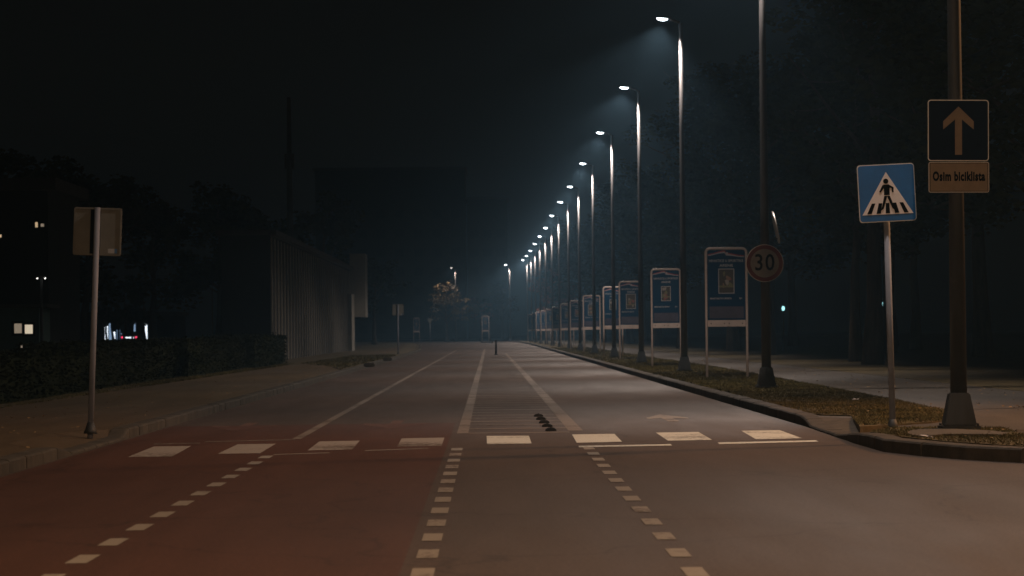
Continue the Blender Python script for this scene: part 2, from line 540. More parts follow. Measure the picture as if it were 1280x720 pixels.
bm = bmesh.new()
for q in ([(608.2, 544.9), (661, 544.5), (664.5, 554.2), (608.6, 555.2)],
          [(715, 543.0), (768, 542.2), (777.5, 552.0), (721, 553.4)],
          [(819.8, 540.7), (873, 539.8), (890, 549.7), (835, 550.8)],
          [(926.7, 538.4), (974.5, 537.6), (1002.6, 547.7), (945, 549.1)]):
    quad_px(bm, q)
tag(obj('zebra_crossing_bright', bm, M_PAINT), kind='structure')  # right stripes painted paler, for the lamp light falling there
bm = bmesh.new()
for q in ([(192.5, 558), (239, 557.5), (215, 570.5), (160, 571)],
          [(297, 555.3), (345, 554.6), (325, 566.5), (272, 567.2)],
          [(399, 551.8), (450, 550.6), (440, 561.6), (384.5, 563)],
          [(502, 548), (555.5, 546.9), (552, 557), (496.5, 558.4)]):
    quad_px(bm, q)
tag(obj('zebra_crossing', bm, M_PAINT_DIM), kind='structure')
bm = bmesh.new()
for q in ([(723, 557.2), (838, 555.0), (840, 556.8), (724, 559.0)], [(897, 553.0), (1020, 550.2), (1023, 552.0), (899, 555.0)]):
    quad_px(bm, q)
tag(obj('stop_line', bm, M_PAINT), kind='structure')
bm = bmesh.new()
for q in ([(456, 562.7), (535, 559.7), (535, 560.7), (456, 563.8)], [(342, 567.6), (412, 565.4), (412, 566.4), (342, 568.6)],
          [(192, 554.6), (250, 553.4), (250, 554.4), (192, 555.6)], [(256, 551.8), (369, 549.0), (369, 549.8), (256, 552.6)]):
    quad_px(bm, q)
rect(bm, -2.17, -2.07, 35.0, 205)
M_LINE = paint('line_paint', (0.25, 0.215, 0.185), (0.12, 0.09, 0.07), 0.45)
tag(obj('lane_line', bm, M_LINE), kind='structure')
bm = bmesh.new()
rect(bm, -0.38, -0.25, 36.3, 215)
poly(bm, [(0.90, 36.9, ZM), (1.07, 36.9, ZM), (0.93, 168, ZM), (0.81, 168, ZM)])
tag(obj('island_outline', bm, M_LINE), kind='structure')
bm = bmesh.new()
y = 36.35
rect(bm, -0.25, 0.90, 36.30, 36.55, 0.0025)
for k in range(80):
    y = 36.35 + 1.52 * (k + 1)
    if y > 160: break
    xr = 0.90 - 0.07 * (y - 36.9) / 130
    rect(bm, -0.25, xr - 0.005, y, y + 0.27)
tag(obj('hatching', bm, M_HATCH), kind='structure')
bm = bmesh.new()
for k in range(24):
    y = 31.1 - 1.345 * k
    rect(bm, -0.385, -0.275, y, y + 0.65)
    rect(bm, 0.91, 1.015, y - 0.1, y + 0.52)
    if k > 0: rect(bm, -2.16, -2.05, y - 0.1, y + 0.52)
tag(obj('dashed_line', bm, M_PAINT_W), kind='structure')


def arrow(bm, cx, y0, y1, s=1, w=0.27):
    a, b = (y0, y1) if s > 0 else (y1, y0)
    L = b - a
    P = lambda x, t: (cx + x, a + L * t, ZM)
    pts = [P(-.075, 0), P(.075, 0), P(.075, .48), P(w, .34), P(w, .52), P(0, 1), P(-w, .52), P(-w, .34), P(-.075, .48)]
    f = poly(bm, pts if s > 0 else pts[::-1])


bm = bmesh.new()
arrow(bm, 2.31, 40.2, 43.6, 1)
bm.normal_update()
bmesh.ops.triangulate(bm, faces=bm.faces[:])
tag(obj('lane_arrow', bm, M_PAINT_DIM), kind='structure')
bm = bmesh.new()
arrow(bm, -1.2, 38.4, 42.0, -1, 0.4)
arrow(bm, -3.08, 38.2, 41.6, -1, 0.4)
bm.normal_update()
bmesh.ops.triangulate(bm, faces=bm.faces[:])
tag(obj('lane_arrow', bm, paint('faint_arrow_paint', (0.17, 0.10, 0.08), (0.11, 0.05, 0.038), 0.50)), kind='structure')

# ------------------------------------------------------------------ rubber stubs and bollards
words = ['nearest', 'second nearest', 'middle', 'second farthest', 'farthest']
stub0 = None
for k in range(5):
    if stub0 is None:
        bm = bmesh.new()
        prof = [(-.11, 0), (.11, 0), (.095, .022), (.05, .036), (-.05, .036), (-.095, .022)]
        a = [bm.verts.new((x * 0.62, -.07, z)) for x, z in prof]
        b = [bm.verts.new((x * 0.62, .07, z)) for x, z in prof]
        bm.faces.new(a); bm.faces.new(b[::-1])
        for i in range(6): bm.faces.new((a[i], b[i], b[(i + 1) % 6], a[(i + 1) % 6]))
        bmesh.ops.recalc_face_normals(bm, faces=bm.faces[:])
        bmesh.ops.bevel(bm, geom=bm.edges[:], offset=0.005, segments=2, affect='EDGES')
        for sy in (-.035, .035): tube(bm, [(0, sy, .034), (0, sy, .043)], .010, 8)
        o = obj('lane_divider_stub', bm, M_RUBBER)
        stub0 = o
    else:
        o = stub0.copy(); COL.objects.link(o)
    yy = 36.95 + 1.55 * k
    o.location = (0.70 - 0.012 * k, yy, ZM + .001)
    o.rotation_euler = (0, 0, R(random.uniform(-6, 6)))
    tag(o, f'black rubber stub on the hatched strip, {words[k]} of five from the zebra', 'road stub', 'black rubber stubs on the hatching')


def bollard(x, y, h, label, mats=M_RUBBER):
    t = empty('bollard', (x, y, 0), label, 'bollard', 'black bollards on the median')
    bm = bmesh.new(); tube(bm, [(0, 0, 0.03), (0, 0, h * .9), (0, 0, h * .97), (0, 0, h)], [.055, .05, .045, .02], 16)
    obj('post', bm, mats, t)
    bm = bmesh.new(); tube(bm, [(0, 0, 0.0), (0, 0, .03), (0, 0, .06)], [.11, .1, .06], 16)
    obj('base', bm, mats, t)
    bm = bmesh.new(); tube(bm, [(0, 0, h * .74), (0, 0, h * .84)], .0545, 16, caps=False)
    obj('band', bm, M_HATCH if False else M_SDULL_B, t)
    return t


M_SDULL_B = mat('dirty_band', (0.05, 0.05, 0.05), 0.5)
bollard(0.33, 160, .74, 'slim black bollard standing at the far tip of the hatched strip')
bollard(0.08, 333, .80, 'tiny black bollard in front of the poster stand on the distant traffic island')
slab('traffic_island', [(-0.9, 338), (0.4, 336), (0.5, 356), (-0.9, 356)], 0.12, M_CONC)

# ------------------------------------------------------------------ street lamps
LAMP_H = 8.62


def spot(parent, loc, power, col, size=R(132), blend=0.55, tilt=R(10), name='lamp_light'):
    l = bpy.data.lights.new(name, 'SPOT')
    l.energy = power; l.color = col; l.spot_size = size; l.spot_blend = blend; l.shadow_soft_size = 0.09
    o = bpy.data.objects.new(name, l)
    COL.objects.link(o)
    o.parent = parent
    o.location = loc
    o.rotation_euler = (0, -tilt * -1 if False else tilt, 0)
    return o


def lamp_parts(t, pole_mat=M_GALV, lens=E_LENS, over=0.62):
    bm = bmesh.new()
    tube(bm, [(0, 0, 0.02), (0, 0, 3), (0, 0, 6), (0, 0, LAMP_H)], [.086, .074, .058, .043], 20)
    obj('pole', bm, pole_mat, t)
    bm = bmesh.new()
    for sgn in (1,):
        a = [(-.16, -.16), (.16, -.16), (.16, .16), (-.16, .16)]
        lo = [bm.verts.new((x, y_, 0.03)) for x, y_ in a]
        hi = [bm.verts.new((x * .62, y_ * .62, 0.36)) for x, y_ in a]
        for i in range(4): bm.faces.new((lo[i], lo[(i + 1) % 4], hi[(i + 1) % 4], hi[i]))
        bm.faces.new(hi); bm.faces.new(lo[::-1])
    bmesh.ops.bevel(bm, geom=bm.edges[:], offset=0.012, segments=2, affect='EDGES')
    box(bm, -.19, .19, -.19, .19, -0.02, .028)
    for sx in (-1, 1):
        for sy in (-1, 1): tube(bm, [(sx * .165, sy * .165, .02), (sx * .165, sy * .165, .055)], .014, 8)
    obj('base', bm, M_POLE_DK, t)
    bm = bmesh.new()
    tube(bm, [(0, 0, LAMP_H - .06), (-.05, 0, LAMP_H + .01), (-.14, 0, LAMP_H + .035), (-.27, 0, LAMP_H + .075)], .028, 10)
    obj('arm', bm, pole_mat, t)
    # head: flat housing with bulging glowing lens under it
    bm = bmesh.new()
    n = 14
    L0, L1 = -.24, -.62
    secs = []
    for i in range(n + 1):
        f = i / n
        w = .085 * (math.sin(math.pi * min(1, f * 1.15 + .12)) ** .45 if f < .99 else .25)
        h = .045 * (math.sin(math.pi * min(1, f + .1)) ** .5 if f < .9 else .5)
        w = max(w, .02); h = max(h, .012)
        secs.append([bm.verts.new((L0 + (L1 - L0) * f, w * math.cos(a), h * max(0, math.sin(a))))
                     for a in (math.pi * k / 8 for k in range(9))])
    for s0, s1 in zip(secs[:-1], secs[1:]):
        for k in range(8): bm.faces.new((s0[k], s0[k + 1], s1[k + 1], s1[k]))
        bm.faces.new((s0[0], s1[0], s1[8], s0[8]))
    bm.faces.new(secs[0][::-1]); bm.faces.new(secs[-1])
    bmesh.ops.recalc_face_normals(bm, faces=bm.faces[:])
    hd = obj('lamp_head', bm, M_HEAD, t, smooth=True)
    hd.location = (0, 0, LAMP_H + .075)
    hd.rotation_euler = (0, R(4), 0)
    bm = bmesh.new()
    bmesh.ops.create_uvsphere(bm, u_segments=20, v_segments=12, radius=1)
    for v in bm.verts:
        v.co = Vector((-.455 + v.co.x * .135, v.co.y * .062, min(v.co.z, 0) * .055 - .002))
    obj('lens', bm, lens, hd, smooth=True)


LAMPCOL = (1.0, 0.81, 0.69)
proto = empty('street_lamp', (0, 0, 0), '', 'street lamp', 'street lamps in a row along the right verge')
lamp_parts(proto)
lamp_rows = [(4.72, 32.2, 0.3), (4.80, 55.5, 0.2), (4.81, 79, 0.0), (4.81, 101.3, 0.0), (4.84, 124.2, 0), (4.83, 147, 0), (4.84, 170.5, 0), (4.77, 190.5, 0), (4.70, 213, 0),
             (4.72, 238, 0), (4.62, 259, 0), (4.52, 281, 0), (4.44, 305, 0), (4.32, 325, 0), (4.15, 344, 0)]
ordw = ['', '', 'nearest with its glowing head in view, right of the second poster stand', 'second nearest glowing head, right of the third poster stand',
        'third nearest glowing head, in front of the brightest poster stand', 'fourth lamp with its glowing head in view', 'fifth lamp with its glowing head in view',
        'sixth lamp with its glowing head in view', 'seventh lamp with its glowing head in view', 'eighth lamp with its glowing head in view', 'ninth lamp with its glowing head in view',
        'tenth lamp with its glowing head in view', 'eleventh lamp with its glowing head in view', 'second farthest lamp of the dense right-hand row', 'farthest lamp of the dense right-hand row, at its left end']
LP = 2700
for k, (x, y, dx) in enumerate(lamp_rows):
    o = proto if k == 0 else copy_tree(proto if k == 1 else lamp_src)
    if k == 1: lamp_src = o
    o.location = (x, y, 0.13)
    if k == 1:
        for h in kids(proto):
            if h.name.startswith('pole'):
                h.data = h.data.copy(); h.data.materials[0] = M_POLE_DK  # darker steel stands for the unlit front of the nearest pole
    if k == 0: o['label'] = 'thick nearest lamp post carrying the white arrow sign, orange light on its right edge'
    elif k == 1: o['label'] = 'tall lamp post carrying the round 30 sign, its lit head above the picture'
    else: o['label'] = 'tall street lamp, ' + ordw[k]
for k, (x, y, dx) in enumerate(lamp_rows):
    l = bpy.data.lights.new('lamp_light', 'SPOT')
    if k == 0:
        L0 = l
        l.energy = LP; l.color = LAMPCOL; l.spot_size = R(128); l.spot_blend = 0.45; l.shadow_soft_size = 0.09
    lo = bpy.data.objects.new('lamp_light', L0)
    COL.objects.link(lo)
    lo.location = (x - .47, y, 0.13 + LAMP_H - .06)
    lo.rotation_euler = (0, R(13), 0)   # leans its beam towards the road
    lo.scale = (0.85, 1.5, 1)
    if k == 0:
        lo.data = L0.copy(); lo.data.energy = LP * .4
    if k == 1:
        lo.data = L0.copy(); lo.data.energy = LP * .75
    if k > 0 and l is not L0: bpy.data.lights.remove(l)

# lamps beyond the bend
for (px, top, d, lab, e, lp) in ((637, 331, 366, 'lone lit street lamp left of the row, above the end of the road', E_LENS, LP), (569, 337, 381, 'dim street lamp above the tree with yellow leaves', E_DIM, LP * .35)):
    o = copy_tree(lamp_src)
    r = ray(px, top)
    o.location = (r.x / r.y * d, d, 0.1)
    o['label'] = lab
    o['group'] = 'lamps at the bend of the road'
    if e is E_DIM:
        for h in kids(o):
            for q in kids(h):
                if q.name.startswith('lens'):
                    q.data = q.data.copy(); q.data.materials[0] = E_DIM
    l = bpy.data.lights.new('lamp_light', 'SPOT'); l.energy = lp; l.color = LAMPCOL; l.spot_size = R(128); l.spot_blend = .6; l.shadow_soft_size = .09
    lo = bpy.data.objects.new('lamp_light', l); COL.objects.link(lo)
    lo.location = (o.location.x - .47, d, 0.1 + LAMP_H - .06)
    lo.rotation_euler = (0, R(11), 0)

# street lamps around the junction, outside the frame, that light its near half
for (x, y, z, col, p, rot, lens, lab) in (
        (13.5, 37.0, 0.1, (1.0, 0.48, 0.20), 4200, (R(-22), R(26), 0), E_WARMLENS, 'sodium street lamp on the side road to the right, outside the picture'),
        (5.0, 8, 0.0, (1.0, 0.60, 0.36), 2900, (R(42), R(0), 0), E_WARMLENS, 'street lamp on the near right side of the junction, beside the camera'),
        (-6.4, 9.0, 0.1, (1.0, 0.62, 0.33), 1650, (R(42), R(-16), 0), E_WARMLENS, 'street lamp on the near left pavement, beside the camera')):
    o = copy_tree(lamp_src)
    o.location = (x, y, z)
    o['label'] = lab
    o['group'] = 'sodium lamps around the junction'
    for h in kids(o):
        for q in kids(h):
            if q.name.startswith('lens'):
                q.data = q.data.copy(); q.data.materials[0] = lens
    l = bpy.data.lights.new('sodium_light', 'SPOT'); l.energy = p; l.color = col; l.spot_size = R(140 if x > 10 else 116); l.spot_blend = .6 if x > 10 else .9; l.shadow_soft_size = .5 if x > 10 else .15
    lo = bpy.data.objects.new('sodium_light', l); COL.objects.link(lo)
    lo.location = (x - .47, y, z + LAMP_H - .06)
    lo.rotation_euler = rot


# ------------------------------------------------------------------ poster stands
def poster(x, y, w, photo, label, kind=0, rz=0.0, group='poster stands along the verge'):
    t = empty('poster_stand', (x + w / 2, y, 0.11), label, 'poster stand', group, rz)
    H, rad, r = 2.79, .028, .09
    hw = w / 2 - rad
    pts = [(-hw, 0, -.1), (-hw, 0, 1.0), (-hw, 0, H - r - rad)]
    for k in range(1, 6):
        a = R(180 - 90 * k / 6); pts.append((-hw + r + r * math.cos(a), 0, H - r - rad + r * math.sin(a)))
    pts += [(-hw + r, 0, H - rad), (hw - r, 0, H - rad)]
    for k in range(1, 6):
        a = R(90 - 90 * k / 6); pts.append((hw - r + r * math.cos(a), 0, H - r - rad + r * math.sin(a)))
    pts += [(hw, 0, H - r - rad), (hw, 0, 1.0), (hw, 0, -.1)]
    bm = bmesh.new(); tube(bm, pts, rad, 12); obj('frame', bm, M_WTUBE, t)
    iw = w - 4 * rad - .012
    bm = bmesh.new(); box(bm, -iw / 2 - .005, iw / 2 + .005, -.022, .022, 1.10, 1.24, bev=.006)
    rl = obj('rail', bm, M_WTUBE, t)
    bm = bmesh.new()
    for bx in (-iw * .42, -.05, .05, iw * .42): tube(bm, [(bx, -.023, 1.17), (bx, -.032, 1.17)], .012, 8)
    obj('bolts', bm, M_SBLACK, rl)
    bm = bmesh.new(); box(bm, -iw / 2, iw / 2, -.012, .012, 1.25, H - 2 * rad - .006)
    pn = obj('panel', bm, M_BLUE, t)
    top = H - 2 * rad
    # ribbons
    for mi, (mm, dz) in enumerate(((M_PRED, 0.0), (M_PWHITE, -.022))):
        bm = bmesh.new()
        N = 30
        prev = None
        for i in range(N + 1):
            f = i / N
            xx = -iw / 2 + .01 + (iw - .02) * f
            z = top - .085 + dz + .035 * math.sin((f - .02) * 2.0 * math.pi * .95 - 1.1) * (1 if f < .5 else .7) + (.02 if f < .5 else -.02)
            th = .008 + .010 * math.exp(-((f - .5) / .18) ** 2)
            cur = (bm.verts.new((xx, -.0145, z - th)), bm.verts.new((xx, -.0145, z + th)))
            if prev: bm.faces.new((prev[0], cur[0], cur[1], prev[1]))
            prev = cur
        obj('ribbon', bm, mm, pn)
    bm = bmesh.new()
    prism_xz(bm, disc(.022, 14, .02, top - .07), -.0165, -.014)
    obj('emblem', bm, M_PWHITE, pn)
    for nm, txt, sz, cx, dz, wd in (('heading', 'HRVATICE U SPORTSKE', .075, 0, .235, .92), ('subheading', 'ARENE', .075, 0, .335, .36),
                                   ('caption', 'MINISTARSTVO SPORTA', .05, -.15, 1.035, .58), ('initials', 'RH', .05, .38, 1.035, .07)):
        bm = bmesh.new()
        add_text(bm, txt, sz, cx * iw, top - dz, -.0145, width=iw * wd, bold=.0015)
        obj(nm, bm, M_PWHITE, pn)
    # picture with a pale mount
    pw, ph = (.34, .53) if kind == 0 else (.27, .42)
    pz = top - .40 - ph / 2 - (0 if kind == 0 else .05)
    bm = bmesh.new()
    prism_xz(bm, [(-pw / 2, pz - ph / 2), (pw / 2, pz - ph / 2), (pw / 2, pz + ph / 2), (-pw / 2, pz + ph / 2)], -.0165, -.0135)
    pf = obj('picture_mount', bm, M_PWHITE, pn)
    bm = bmesh.new()
    b = .016
    poly(bm, [(-pw / 2 + b, -.0180, pz - ph / 2 + b), (pw / 2 - b, -.0180, pz - ph / 2 + b), (pw / 2 - b, -.0180, pz + ph / 2 - b), (-pw / 2 + b, -.0180, pz + ph / 2 - b)], 0)
    rnd = random.Random(photo)
    for q in range(9):
        cx = rnd.uniform(-pw * .27, pw * .27); cz = pz + rnd.uniform(-ph * .32, ph * .32)
        a0 = rnd.uniform(0, 6)
        rx, rz_ = rnd.uniform(.02, .05), rnd.uniform(.02, .07)
        pts2 = [(cx + rx * math.cos(a) * (1 + .3 * math.sin(3 * a + a0)), cz + rz_ * math.sin(a) * (1 + .3 * math.cos(2 * a + a0))) for a in (2 * math.pi * k / 14 for k in range(14))]
        poly(bm, [(a, -.0180 - .0012 * (q + 1) * .5, c) for a, c in pts2], 1 + q % 4)
    poly(bm, [(-pw / 2 + b, -.0260, pz - ph * .25), (pw / 2 - b, -.0260, pz - ph * .25), (pw / 2 - b, -.0260, pz - ph * .18), (-pw / 2 + b, -.0260, pz - ph * .18)], 3)
    obj('picture', bm, [M_PIC0, M_PIC1, M_PIC2, M_PIC3, M_PIC4], pn)
    bm = bmesh.new()
    prism_xz(bm, [(-iw * .46, 1.28), (iw * .46, 1.28), (iw * .46, 1.28 + .25), (-iw * .46, 1.28 + .25)], -.0150, -.0132)
    obj('sponsor_band', bm, M_PGREY, pn)
    return t


M_PIC0 = mat('picture_dark', (0.030, 0.025, 0.022), 0.5)
M_PIC1 = mat('picture_skin', (0.17, 0.10, 0.07), 0.5)
M_PIC2 = mat('picture_red', (0.16, 0.045, 0.04), 0.5)
M_PIC3 = mat('picture_olive', (0.11, 0.11, 0.05), 0.5)
M_PIC4 = mat('picture_grey', (0.20, 0.19, 0.18), 0.5)
P = [(4.59, 68, 'biggest and nearest poster stand, left of the round 30 sign'),
     (4.58, 90.6, 'second nearest poster stand, pale frame, between the two nearest glowing lamps'),
     (4.58, 113, 'third poster stand from the camera, overlapping the brighter one behind it'),
     (4.50, 126.5, 'brightest blue poster stand, half hidden behind the third stand'),
     (4.60, 157, 'poster stand left of the brightest one, its right side crossed by a lamp post'),
     (4.62, 183, 'sixth poster stand counted from the camera'),
     (4.52, 203, 'seventh poster stand counted from the camera'),
     (4.50, 229, 'eighth poster stand counted from the camera'),
     (4.40, 249, 'ninth poster stand counted from the camera'),
     (4.28, 266, 'tenth poster stand counted from the camera'),
     (4.15, 284, 'eleventh poster stand counted from the camera'),
     (4.02, 302, 'second farthest poster stand of the right-hand row'),
     (3.88, 322, 'farthest poster stand of the right-hand row, at its left end')]
for i, (x, y, lab) in enumerate(P):
    poster(x, y, .92 if i == 0 else .87 if i != 3 else .80, 10 + i, lab, kind=(0 if i in (0, 2, 4) else 1), rz=R(random.uniform(-4, 4)) if i else R(2))
poster(-.80, 346, .78, 40, 'lone distant poster stand on the traffic island at the end of the hatching', 1, 0, 'far poster stands')
poster(-8.9, 374, .80, 41, 'far poster stand left of the tree with yellow leaves', 1, R(25), 'far poster stands')


# ------------------------------------------------------------------ signs
def round_clip(bm, z, rpole, yb):
    box(bm, -rpole - .02, rpole + .02, -rpole - .012, rpole + .012, z - .02, z + .02)


# pedestrian crossing sign
B = G(1116, 533.5, .12)
t = empty('pedestrian_crossing_sign', (B.x, B.y, .10), 'blue square pedestrian crossing sign on its own slim grey pole by the kerb', 'road sign')
t.rotation_euler = (0, R(-1.0), 0)
bm = bmesh.new(); tube(bm, [(0, 0, -.05), (0, 0, 2.16)], .033, 16); tube(bm, [(0, 0, 2.16), (0, 0, 2.18)], [.033, .02], 16)
obj('pole', bm, M_POLE, t)
bm = bmesh.new(); tube(bm, [(0, 0, 0.0), (0, 0, .03), (0, 0, .10)], [.06, .055, .036], 16); obj('pole_base', bm, M_POLE_DK, t)
S = .60
bm = bmesh.new(); prism_xz(bm, rrect(S, S, .035), -.055, -.040)
plate = obj('plate', bm, M_EDGE, t)
plate.location = (0, 0, 2.16 + .292); plate.rotation_euler = (0, R(-1.4), R(3))
bm = bmesh.new(); prism_xz(bm, rrect(S - .018, S - .018, .03), -.0575, -.0555)
obj('blue_field', bm, M_SBLUE, plate)
bm = bmesh.new(); prism_xz(bm, [(-.268, -.222), (.268, -.222), (0, .218)], -.0600, -.0580)
obj('white_triangle', bm, M_SWHITE, plate)
bm = bmesh.new()
# walking figure
Y0, Y1 = -.0640, -.0605
prism_xz(bm, disc(.027, 20, -.006, .122), Y0, Y1)
prism_xz(bm, [(-.030, .088), (.022, .088), (.050, .066), (.030, .050), (.028, -.022), (-.030, -.022), (-.030, .048), (-.046, .066)], Y0 - .0003, Y1)
prism_xz(bm, [(-.040, .086), (-.080, .014), (-.066, .006), (-.020, .062)], Y0 - .0006, Y1)
prism_xz(bm, [(.024, .086), (.072, .056), (.070, .004), (.054, .004), (.052, .046), (.010, .066)], Y0 - .0009, Y1)
prism_xz(bm, [(-.030, -.030), (.002, -.030), (-.044, -.165), (-.078, -.185), (-.084, -.170), (-.062, -.155)], Y0 - .0012, Y1)
prism_xz(bm, [(-.002, -.030), (.028, -.030), (.072, -.152), (.100, -.166), (.098, -.182), (.066, -.176), (.050, -.160)], Y0 - .0015, Y1)
for cx, sk in ((-.170, .5), (-.085, .25), (0.0, 0), (.085, -.25), (.170, -.5)):
    w, hh = .023, .054
    zc = -.158
    prism_xz(bm, [(cx - w - sk * .0 - sk * hh * .9, zc - hh), (cx + w - sk * hh * .9, zc - hh), (cx + w * .8 + sk * hh * .9, zc + hh), (cx - w * .8 + sk * hh * .9, zc + hh)], -.0625, -.0602)
obj('walking_figure', bm, M_SBLACK, plate)

# arrow sign with its plate, on the nearest lamp post
LX, LY = 4.72, 32.2
zt = 3.43


def on_z(px, py, d): r = ray(px, py); return CAM_Z + r.z / r.y * d


zc1 = on_z(1197.5, 163, LY - .13); xx1 = ray(1197.5, 163); xx1 = xx1.x / xx1.y * (LY - .13)
t = empty('one_way_sign', (xx1, LY, zc1), 'square dark blue sign with a big upright arrow on the nearest lamp post', 'road sign')
bm = bmesh.new(); prism_xz(bm, rrect(.615, .615, .03), -.130, -.118); pl = obj('plate', bm, M_EDGE, t)
bm = bmesh.new(); prism_xz(bm, rrect(.597, .597, .025), -.1325, -.1305); obj('blue_field', bm, M_SNAVY, t)
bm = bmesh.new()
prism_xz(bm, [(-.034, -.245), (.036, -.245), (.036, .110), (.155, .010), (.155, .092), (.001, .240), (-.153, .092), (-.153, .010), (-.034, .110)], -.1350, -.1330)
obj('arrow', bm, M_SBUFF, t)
bm = bmesh.new(); box(bm, -.12, .12, -.117, -.085, .16, .20); box(bm, -.12, .12, -.117, -.085, -.20, -.16); obj('bracket', bm, M_POLE_DK, t)
t.rotation_euler = (0, R(.6), R(1.5))
zc2 = on_z(1197, 221.5, LY - .13)
t = empty('supplementary_plate', (xx1, LY, zc2), 'buff rectangular plate reading Osim biciklista under the arrow sign', 'road sign')
bm = bmesh.new(); prism_xz(bm, rrect(.61, .305, .02), -.130, -.118); obj('plate', bm, M_EDGE, t)
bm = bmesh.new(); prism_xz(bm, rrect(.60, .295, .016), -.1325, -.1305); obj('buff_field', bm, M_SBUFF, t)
bm = bmesh.new(); add_text(bm, 'Osim biciklista', .125, 0, 0.005, -.1335, width=.53, bold=.006, spacing=1.12); obj('lettering', bm, M_SBLACK, t)
bm = bmesh.new()
for x0, x1, z0, z1 in ((-.292, .292, .1385, .1425), (-.292, .292, -.1425, -.1385), (-.292, -.288, -.138, .138), (.288, .292, -.138, .138)):
    poly(bm, [(x0, -.1335, z0), (x1, -.1335, z0), (x1, -.1335, z1), (x0, -.1335, z1)])
obj('border', bm, M_SBLACK, t)
bm = bmesh.new(); box(bm, -.12, .12, -.117, -.085, -.03, .03); obj('bracket', bm, M_POLE_DK, t)
t.rotation_euler = (0, R(.4), R(1.5))

# round 30 sign
SX, SY = 4.80, 55.5
r = ray(956, 329); k = SY - .12
t = empty('speed_limit_sign', (r.x / r.y * k, SY, CAM_Z + r.z / r.y * k), 'round red rimmed speed limit sign reading 30 on a lamp post', 'road sign')
bm = bmesh.new(); prism_xz(bm, disc(.325, 48), -.115, -.103); obj('plate', bm, M_EDGE, t)
bm = bmesh.new(); prism_xz(bm, disc(.316, 48), -.1175, -.1155); obj('red_rim', bm, M_SRED, t)
bm = bmesh.new(); prism_xz(bm, disc(.248, 48), -.1200, -.1180); obj('white_disc', bm, M_SDULL, t)
bm = bmesh.new(); add_text(bm, '30', .40, 0, 0.0, -.1210, width=.335, bold=.004, spacing=1.12); obj('number', bm, M_SBLACK, t)
bm = bmesh.new(); box(bm, -.11, .11, -.102, -.076, -.03, .03); obj('bracket', bm, M_POLE_DK, t)
# edge-on sign on the same post
r = ray(969.5, 284)
t = empty('side_facing_sign', (r.x / r.y * SY, SY, CAM_Z + r.z / r.y * SY), 'thin sign seen edge-on, leaning off the lamp post above the 30 sign', 'road sign')
t.rotation_euler = (0, R(12) * -1, 0)
bm = bmesh.new()
prism_xz(bm, disc(.29, 40), -.008, .008)
p_ = obj('plate', bm, M_EDGE, t); p_.rotation_euler = (0, 0, R(89.6))
bm = bmesh.new(); box(bm, -.10, -.012, -.015, .015, -.21, -.19); obj('bracket', bm, M_POLE_DK, t)


# back-facing signs on the left
def back_sign(B, height, lean, lab, panel=.52):
    t = empty('back_facing_sign', B, lab, 'road sign', 'signs on the left seen from behind')
    t.rotation_euler = (0, lean, 0)
    bm = bmesh.new(); tube(bm, [(0, 0, -.05), (0, 0, height)], .032, 16); obj('pole', bm, M_POLE, t)
    bm = bmesh.new(); tube(bm, [(0, 0, 0.0), (0, 0, .04), (0, 0, .12)], [.075, .06, .036], 16); obj('pole_base', bm, M_POLE_DK, t)
    zc = height - panel / 2 - .0
    bm = bmesh.new()
    prism_xz(bm, rrect(panel, panel, .025), .060, .072)
    pn = obj('plate', bm, M_ALU, t); pn.location = (0, 0, zc)
    bm = bmesh.new()
    h = panel / 2
    for x0, x1, z0, z1 in ((-h + .01, h - .01, h - .02, h - .006), (-h + .01, h - .01, -h + .006, -h + .02), (-h + .006, -h + .02, -h + .021, h - .021), (h - .02, h - .006, -h + .021, h - .021)):
        box(bm, x0, x1, .045, .059, z0, z1)
    obj('rim', bm, M_ALU, pn)
    bm = bmesh.new(); box(bm, -.075, -.0, .036, .058, -h + .021, h - .021); obj('dark_strip', bm, M_SBLACK, pn)  # plain black upright strip on the back of the plate
    bm = bmesh.new(); poly(bm, [(.12, .0585, -h + .03), (.19, .0585, -h + .03), (.19, .0585, -h + .08), (.12, .0585, -h + .08)], 0)
    poly(bm, [(.192, .0585, -h + .03), (.22, .0585, -h + .03), (.22, .0585, -h + .08), (.192, .0585, -h + .08)], 1)
    obj('sticker', bm, [M_PWHITE, M_SBLUE], pn)
    return t


B = G(113, 542, .10)
back_sign((B.x, B.y, .10), 2.44, R(2.3), 'square sign seen from behind on a leaning pole beside the left kerb')
B = Vector((-4.45, 156, .1))
back_sign((B.x, B.y, .10), 2.45, R(0.4), 'small distant square sign seen from behind on the left verge', .55)
# small triangular sign far away
t = empty('distant_triangle_sign', (-7.1, 385, .1), 'faint small sign on a thin pole left of the yellow tree trunk', 'road sign')
bm = bmesh.new(); tube(bm, [(0, 0, -.1), (0, 0, 2.5)], .05, 10); obj('pole', bm, M_POLE, t)
bm = bmesh.new(); prism_xz(bm, [(-.35, 2.7), (.35, 2.7), (0, 2.05)], -.09, -.07); obj('plate', bm, M_ALU, t)


# ------------------------------------------------------------------ trees
def leaf_quads(bm, c, rad, n, rnd, size, flat=.7):
    for _ in range(n):
        while True:
            v = Vector((rnd.uniform(-1, 1), rnd.uniform(-1, 1), rnd.uniform(-1, 1)))
            if .15 < v.length < 1: break
        p = c + Vector((v.x * rad, v.y * rad, v.z * rad * flat))
        s = size * rnd.uniform(.6, 1.4)
        a = Vector((rnd.gauss(0, 1), rnd.gauss(0, 1), rnd.gauss(0, 1))).normalized()
        u, w = frame_of(a)
        bm.faces.new([bm.verts.new(p + q) for q in (u * s, w * s * .55, -u * s, -w * s * .55)])


